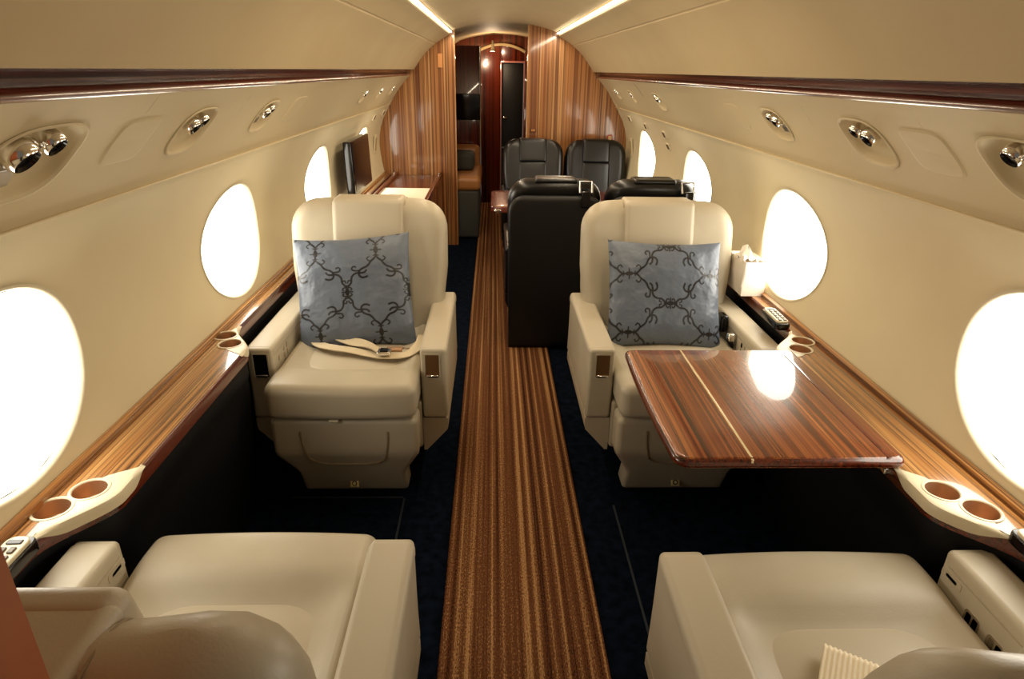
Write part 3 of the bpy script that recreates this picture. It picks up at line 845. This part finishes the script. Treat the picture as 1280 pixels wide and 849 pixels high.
# ------------------------------------------------------------------ damask pillows
def seg_dist(Px, Py, line):
    d = np.full(Px.shape, 9.)
    for (x0, y0), (x1, y1) in zip(line[:-1], line[1:]):
        vx, vy = x1-x0, y1-y0; L2 = vx*vx+vy*vy+1e-12
        t = np.clip(((Px-x0)*vx+(Py-y0)*vy)/L2, 0, 1)
        d = np.minimum(d, np.hypot(Px-x0-t*vx, Py-y0-t*vy))
    return d
def damask(X, Y, hx, hy):
    """X, Y metres; knots at (i hx, j hy) with i+j even, scrolled segments between neighbours"""
    p = np.abs((X/hx+1) % 2-1); q = np.abs((Y/hy+1) % 2-1)
    x, y = p*hx, q*hy; L = math.hypot(hx, hy)
    def M(pts): return [(a*hx, b*hy) for a, b in pts]
    def arc(cx, cy, r, a0, a1, n=12): return [(cx*hx+r*L*math.cos(math.radians(a0+(a1-a0)*i/n)), cy*hy+r*L*math.sin(math.radians(a0+(a1-a0)*i/n))) for i in range(n+1)]
    def spl(pts):
        return [(p[0], p[1]) for p in smooth([(a_, b_, 0) for a_, b_ in M(pts)], 5)]
    w = np.full(X.shape, 9.)
    for pts, r_ in (([(1, 1), (1, .86), (.93, .78), (.83, .72), (.75, .64), (.66, .585), (.55, .555), (.45, .505), (.41, .43), (.45, .355), (.56, .325), (.68, .35)], .0023),
                    ([(0, 0), (.0, .10), (.08, .165), (.15, .23), (.165, .33), (.24, .41), (.36, .445), (.48, .44), (.60, .455), (.66, .50)], .0023),
                    ([(.42, .50), (.30, .50), (.215, .52), (.195, .575), (.26, .61), (.32, .59)], .0019),
                    ([(.83, .72), (.74, .74), (.70, .79), (.76, .83)], .0017),
                    ([(.15, .26), (.06, .27), (.03, .22)], .0017),
                    ([(.03, .105), (.11, .10), (.15, .065), (.12, .04)], .0017)):
        w = np.minimum(w, seg_dist(x, y, spl(pts))-r_*1.7)
    for kx, ky in ((0, 0), (1, 1)):
        d = np.hypot((x-kx*hx), (y-ky*hy))
        w = np.minimum(w, np.hypot((x-kx*hx)/.9, (y-ky*hy)/1.6)-.0100)
        sx = 1 if kx == 0 else -1
        w = np.minimum(w, seg_dist(x, y, [(kx*hx, ky*hy), (kx*hx+sx*.021, ky*hy)])-.0026)
        w = np.minimum(w, seg_dist(x, y, [(kx*hx, ky*hy), (kx*hx, ky*hy+sx*.026)])-.0028)
        w = np.minimum(w, seg_dist(x, y, [(kx*hx+sx*.010, ky*hy+sx*.024), (kx*hx, ky*hy+sx*.019)])-.0022)
    return np.clip(.5-w/.0014, 0, 1)
def pillow(name, label, w, h, th, T, hx, hy, ox, oy, seed):
    N = 260; rng = np.random.default_rng(seed)
    u = np.linspace(-1, 1, N); U, V = np.meshgrid(u, u)
    eu = 1-.045*(1-V**2)*np.abs(U)**3; ev = 1-.07*(1-U**2)*np.abs(V)**3
    X = U*w/2*eu; Y = V*h/2*ev
    e = np.clip((1-np.abs(U)**2.6), 0, 1)*np.clip((1-np.abs(V)**2.6), 0, 1)
    Z = th/2*e**.5
    # creases running in from corners and the edges
    wr = .0035*np.sin(U*9+V*4+seed)*np.exp(-((1-np.abs(V))/.35)**2)*(e**.3)+.003*np.sin(14*V-3*U+seed*2)*np.exp(-((1-np.abs(U))/.25)**2)*(e**.3)
    pat = damask(X-ox, Y-oy, hx, hy) if hy > hx else damask(Y-oy, X-ox, hy, hx)
    vs = []; fs = []; pv = []
    for s_ in (1, -1):
        o = len(vs)
        Zs = s_*(Z+wr*(1 if s_ > 0 else .3))
        vs += list(zip(X.ravel().tolist(), Y.ravel().tolist(), Zs.ravel().tolist())); pv += pat.ravel().tolist()
        for i in range(N-1):
            for j in range(N-1):
                a = o+i*N+j; fq = (a, a+1, a+N+1, a+N)
                fs.append(fq if s_ > 0 else fq[::-1])
    me = bpy.data.meshes.new(name); me.from_pydata(vs, [], fs)
    at = me.attributes.new('pattern', 'FLOAT', 'POINT'); at.data.foreach_set('value', pv)
    me.materials.append(PILLOW); me.polygons.foreach_set('use_smooth', [True]*len(me.polygons))
    o = bpy.data.objects.new(name, me); col.objects.link(o); o.matrix_world = T
    return tag(o, label, 'pillow')
def pillow_T(c, lean, roll, yaw=0):
    # local x to the right, local y up the backrest, local z towards the camera
    return Matrix.Translation(c) @ Matrix.Rotation(yaw, 4, 'Z') @ Matrix.Rotation(PI/2-lean, 4, 'X') @ Matrix.Rotation(roll, 4, 'Z')
pillow('throw_pillow', 'blue grey satin pillow with dark scroll lattice, tilted, on the left cream seat', .468, .47, .13,
       pillow_T((-.650, 2.49, .693), .48, math.radians(4), .04), .120, .166, -.020, -.008, 1)
pillow('throw_pillow', 'blue grey satin pillow with dark scroll lattice on the right seat behind the table', .47, .45, .13,
       pillow_T((.615, 2.49, .690), .48, math.radians(-1), -.02), .165, .119, .012, -.045, 2)

# ------------------------------------------------------------------ folding table
t = thing('folding_table', 'glossy striped wood folding table pulled out from the right ledge, centre hinge line', 'table', (.63, 1.6, .0))
def table_outline(ins):
    x0, x1, y0, y1 = -.278+ins, .272-ins, -.318+ins, .325-ins
    p = []
    for i in range(6): a = math.radians(-90+90*i/5); p.append((x1-.02+.02*math.cos(a), y0+.02+.02*math.sin(a)))
    for i in range(6): a = math.radians(0+90*i/5); p.append((x1-.01+.01*math.cos(a), y1-.01+.01*math.sin(a)))
    for i in range(6): a = math.radians(90+90*i/5); p.append((x0+.02+.02*math.cos(a), y1-.02+.02*math.sin(a)))
    for i in range(1, 8):
        q_ = i/8; p.append((x0-.008*math.sin(PI*q_), y1-.02-(y1-y0-.055)*q_))
    for i in range(6): a = math.radians(180+90*i/5); p.append((x0+.035+.035*math.cos(a), y0+.035+.035*math.sin(a)))
    return p
m = MB(); m.slab(table_outline, .662, .690, .006, seg=4, caprings=2); m.obj('tabletop', W_TABLE, t, sharp=30)
m = MB()
rows = []
for ins, z in ((-.001, .664), (-.006, .668), (-.0065, .678), (-.003, .6855), (.004, .688)): rows.append([(x, y, z) for x, y in table_outline(ins)])
m.grid(rows, True); m.obj('edge_moulding', W_RED, t, sharp=0)
m = MB(); m.rbox((-.100, .003, .6902), (.006, .636, .003), .0012, (1, 1, 1)); m.rbox((-.100, -.321, .678), (.006, .006, .022), .0015, (1, 1, 1)); m.obj('hinge', plain('hinge_glint', (.95, .8, .5, 1), .25, .6), t)  # fold seam; its bright colour stands in for light caught on the leaf edge
m = MB(); m.rbox((.235, -.02, .6905), (.010, .60, .002), .0008, (1, 1, 1)); m.obj('stop_rail', W_DARK, t)
m = MB(); m.rbox((.20, .02, .640), (.16, .48, .045), .006); m.rbox((.30, -.25, .645), (.10, .02, .02), .004); m.obj('slide_frame', GLOSSB, t)
m = MB(); m.rbox((.27, -.29, .640), (.06, .03, .02), .005); m.obj('latch', CHROME, t)

# ------------------------------------------------------------------ small things
t = thing('paper_bag', 'white paper bag with crumpled tissue on the right ledge behind the seat', 'bag', (1.014, 2.66, LZ+.0005), math.radians(0))
m = MB(); rows = []
for z, s_ in ((0, 1), (.04, 1.02), (.09, 1.0), (.145, .97), (.147, .93), (.11, .88)):
    rows.append([(x*s_+.004*math.sin(40*z+i), y*s_, z) for i, (x, y) in enumerate(rrect(.050, .10, .008, 3)(0))])
m.grid(rows, True); n_ = len(rows[0]); m.f.append(tuple(range(n_))); m.m.append(0)
m.obj('bag_body', WHITEP, t, sharp=25)
m = MB(); rows = []
for i in range(9):
    rows.append([(-.05+.085*j/8+random.uniform(-.006, .006), -.06+.12*i/8+random.uniform(-.006, .006), .135+.07*math.exp(-((j-3)/2.2)**2-((i-3)/2.5)**2)+random.uniform(-.01, .016)) for j in range(9)])
m.grid(rows); tis = m.obj('tissue', WHITEP, t, sharp=20)

# ribbed cloth lying on the near-right seat
m = MB(); N_ = 150; rows = []
for i in range(N_):
    rw = []
    for j in range(20):
        u = i/(N_-1); v = j/19
        x = -.13+.26*u; y = -.10+.20*v
        z = .002*math.sin(u*2*PI*30)+.016*math.exp(-((v-.1)/.3)**2)*math.sin(u*3)+.008
        rw.append((x, y, z))
    rows.append(rw)
top = rows; m.grid(rows); m.grid([[(x, y, z-.010) for x, y, z in rw] for rw in rows])
for a in (0, -1): m.grid([[p for p in rows[a]], [(x, y, z-.010) for x, y, z in rows[a]]])
for a in (0, -1): m.grid([[rw[a] for rw in rows], [(rw[a][0], rw[a][1], rw[a][2]-.010) for rw in rows]])
o = m.obj('folded_cloth', plain('white_ribbed_cloth', srgb(238, 226, 200), .85), sharp=0); o.location = (.605, .735, .522); o.rotation_euler = (0, 0, math.radians(-32))
tag(o, 'white ribbed folded cloth lying on the near right cream seat', 'cloth')

# credenza before the left bulkhead
t = thing('credenza', 'dark wood cabinet with inset pale top standing against the left bulkhead', 'cabinet', (-.77, 5.24, 0))
m = MB(); m.rbox((0, .0, .322), (.40, 1.38, .625), .008); m.obj('body', W_DARK, t)
m = MB()
for x in (-.195, .20): m.rbox((x, 0, .655), (.036, 1.38, .042), .012, (1, 1, 1))
m.obj('rim', W_RED, t)
m = MB(); m.rbox((.002, -.36, .650), (.36, .60, .016), .004); m.obj('inset_top', plain('pale_cloth', srgb(246, 232, 205), .6), t)
m = MB(); m.rbox((.002, .32, .645), (.36, .72, .012), .004); m.obj('polished_top', W_RED, t)  # red-brown veneer stands in for the bulkhead's reflection in the top
for x in (-.195, .20):
    m = MB(); m.rbox((x, .60, .680), (.012, .10, .014), .004); m.obj('catch', CHROME, t)

# wall-mounted monitor on the left wall
t = thing('wall_monitor', 'flat dark monitor with black frame mounted in front of the far left window', 'monitor', (-1.0, 4.47, .94))
rz_ = math.radians(-1)
m = MB(); m.rbox((0, 0, 0), (.05, .62, .335), .010, T=TR((0, 0, 0), 0, math.radians(-1.5), 0)); m.obj('frame', GLOSSB, t)
m = MB(); m.rbox((.0253, .005, 0), (.003, .54, .29), .001, T=TR((0, 0, 0), 0, math.radians(-1.5), 0)); m.obj('screen', plain('dark_glass', srgb(26, 7, 5), .25), t)
m = MB(); m.tube([(-.01, .1, 0), (-.08, .1, -.0)], .02, 8); m.obj('mount', STEEL, t)

# conference table between the dark seats
t = thing('conference_table', 'polished red-brown wood table between the facing black seats, corner showing in the aisle', 'table', (.45, 4.60, 0))
m = MB(); m.slab(rrect(.555, .33, .07, 6), .655, .692, .008); m.obj('tabletop', W_DARK, t, sharp=30)
m = MB(); m.rbox((.1, 0, .33), (.5, .12, .65), .01, (1, 1, 1)); m.obj('pedestal', BLACKS, t)
m = MB(); m.rbox((-.51, -.312, .665), (.05, .05, .03), .012); m.obj('corner_glint', CHROME, t)  # chrome block added as the highlight on the table's edge

# divan in the forward compartment
t = thing('divan', 'tan leather divan with dark grey base beyond the left bulkhead', 'sofa', (-.62, 6.67, 0))
m = MB(); m.rbox((0, 0, .24), (.78, 1.0, .46), .03); m.obj('base', DGREY, t)
m = MB(); m.rbox((0.01, 0, .53), (.80, 1.02, .14), .05, (2, 2, 1), seg=5); m.obj('cushion', TAN, t, sharp=0)
m = MB(); m.rbox((-.0, .42, .66), (.78, .16, .28), .06, (2, 2, 1), seg=5); m.obj('arm', TAN, t, sharp=0)
m = MB(); m.rbox((.03, .10, .675), (.50, .34, .17), .05, (2, 2, 1), seg=5); tag(m.obj('grey_cushion', DGREY, None, sharp=0), 'dark grey cushion lying on the tan divan', 'cushion').location = (-.56, 6.60, .012)
t = thing('closet_monitor', 'small black screen on the dark wood wall beyond the left bulkhead', 'monitor', (-.40, 7.17, 1.17))
m = MB(); m.rbox((0, 0, 0), (.34, .035, .26), .01); m.obj('frame', GLOSSB, t)
m = MB(); m.rbox((0, -.018, 0), (.30, .003, .22), .001); m.obj('screen', GLOSSB, t)

# placards and small wall plates
def plate(name, label, cat, loc, T, hx_, hy_, mat, inner=None, group=None):
    t = thing(name, label, cat, loc, 0, group)
    m = MB(); m.slab(rrect(hx_, hy_, min(hx_, hy_)*.2), -.002, .007, .002, T); m.obj('frame', mat, t)
    if inner:
        m = MB(); m.slab(rrect(hx_*.7, hy_*.7, min(hx_, hy_)*.1), .007, .0085, .0006, T); m.obj('panel', inner, t)
    return t
face = basis((0, 0, 0), (1, 0, 0), (0, 0, 1))       # faces -Y
plate('seat_placard', 'tiny dark framed pictogram plate low on the right wooden bulkhead', 'placard', (.262, YB-.004, 1.045), face, .026, .014, plain('dark_brown', srgb(60, 34, 16), .4), plain('tan_plate', srgb(170, 110, 55), .4))
plate('light_switch', 'pale brown rectangular plate high on the left wooden bulkhead', 'plate', (-.545, YB-.004, 1.60), face, .02, .055, plain('pale_wood_plate', srgb(214, 150, 96), .2))
plate('light_switch', 'reddish small plate at the window edge of the right bulkhead', 'plate', (.95, YB-.004, .985), face, .022, .03, plain('red_plate', srgb(176, 60, 44), .4), plain('cream_plate', srgb(220, 190, 140), .4))
for sg, side in ((-1, 'left'), (1, 'right')):
    Tw = basis((0, 0, 0), (0, 1, 0), (sg*-.12, 0, 1)) if sg < 0 else basis((0, 0, 0), (0, -1, 0), (sg*-.12, 0, 1))
    plate('phone_cradle', 'cream upright rectangular cradle on the %s wall just before the wooden bulkhead' % side, 'wall cradle', (sg*(wx(.95)-.008), 5.66, .94), Tw, .05, .075, IVORY, plain('beige_%s' % side, srgb(190, 166, 112), .5), 'cradles on both walls')
    for yy, zz, lab in ((4.36, 1.16, 'farther from the bulkhead, upper'), (4.36, 1.085, 'farther from the bulkhead, lower'), (4.90, 1.17, 'middle of the row'), (5.46, 1.185, 'closest to the bulkhead')) if sg > 0 else ((5.30, 1.18, 'farther from the bulkhead'), (5.72, 1.19, 'closest to the bulkhead')):
        Tw = basis((0, 0, 0), (0, sg*-1, 0), (sg*-.55, 0, 1))
        plate('speaker_grille', 'small brown grille on the %s wall under the panel, %s' % (side, lab), 'grille', (sg*(wx(zz)-.004), yy, zz), Tw, .035, .024, IVORY, plain('brown_grille', srgb(96, 66, 36), .6) if not bpy.data.materials.get('brown_grille') else bpy.data.materials['brown_grille'], 'grilles under the service panels')

# ------------------------------------------------------------------ lamps
def area(name, loc, rot, sx, sy, power, color):
    l = bpy.data.lights.new(name, 'AREA'); l.shape = 'RECTANGLE'; l.size = sx; l.size_y = sy; l.energy = power; l.color = color
    o = bpy.data.objects.new(name, l); col.objects.link(o); o.location = loc; o.rotation_euler = rot; return o
WARM = (1, .82, .58)
for sg in (-1, 1):
    # the cove strips' own light
    area('cove_lamp', (sg*.437, (1.7+YB)/2, 1.80), (0, sg*math.radians(18), 0), .02, YB-1.8, 20, WARM)
pl_ = bpy.data.lights.new('vestibule_fill', 'POINT'); pl_.energy = 9; pl_.color = (1, .72, .45); pl_.shadow_soft_size = .03  # extra point light added at the lamp to brighten the dim vestibule
po = bpy.data.objects.new('vestibule_fill', pl_); col.objects.link(po); po.location = (-.10, 7.66, 1.68)
w = bpy.data.worlds.new('world'); sc.world = w; w.use_nodes = True
w.node_tree.nodes['Background'].inputs[0].default_value = (1, .9, .75, 1); w.node_tree.nodes['Background'].inputs[1].default_value = .15

vs = sc.view_settings; vs.view_transform = 'Standard'; vs.look = 'None'; vs.gamma = 1; vs.exposure = -.36; vs.use_curve_mapping = False
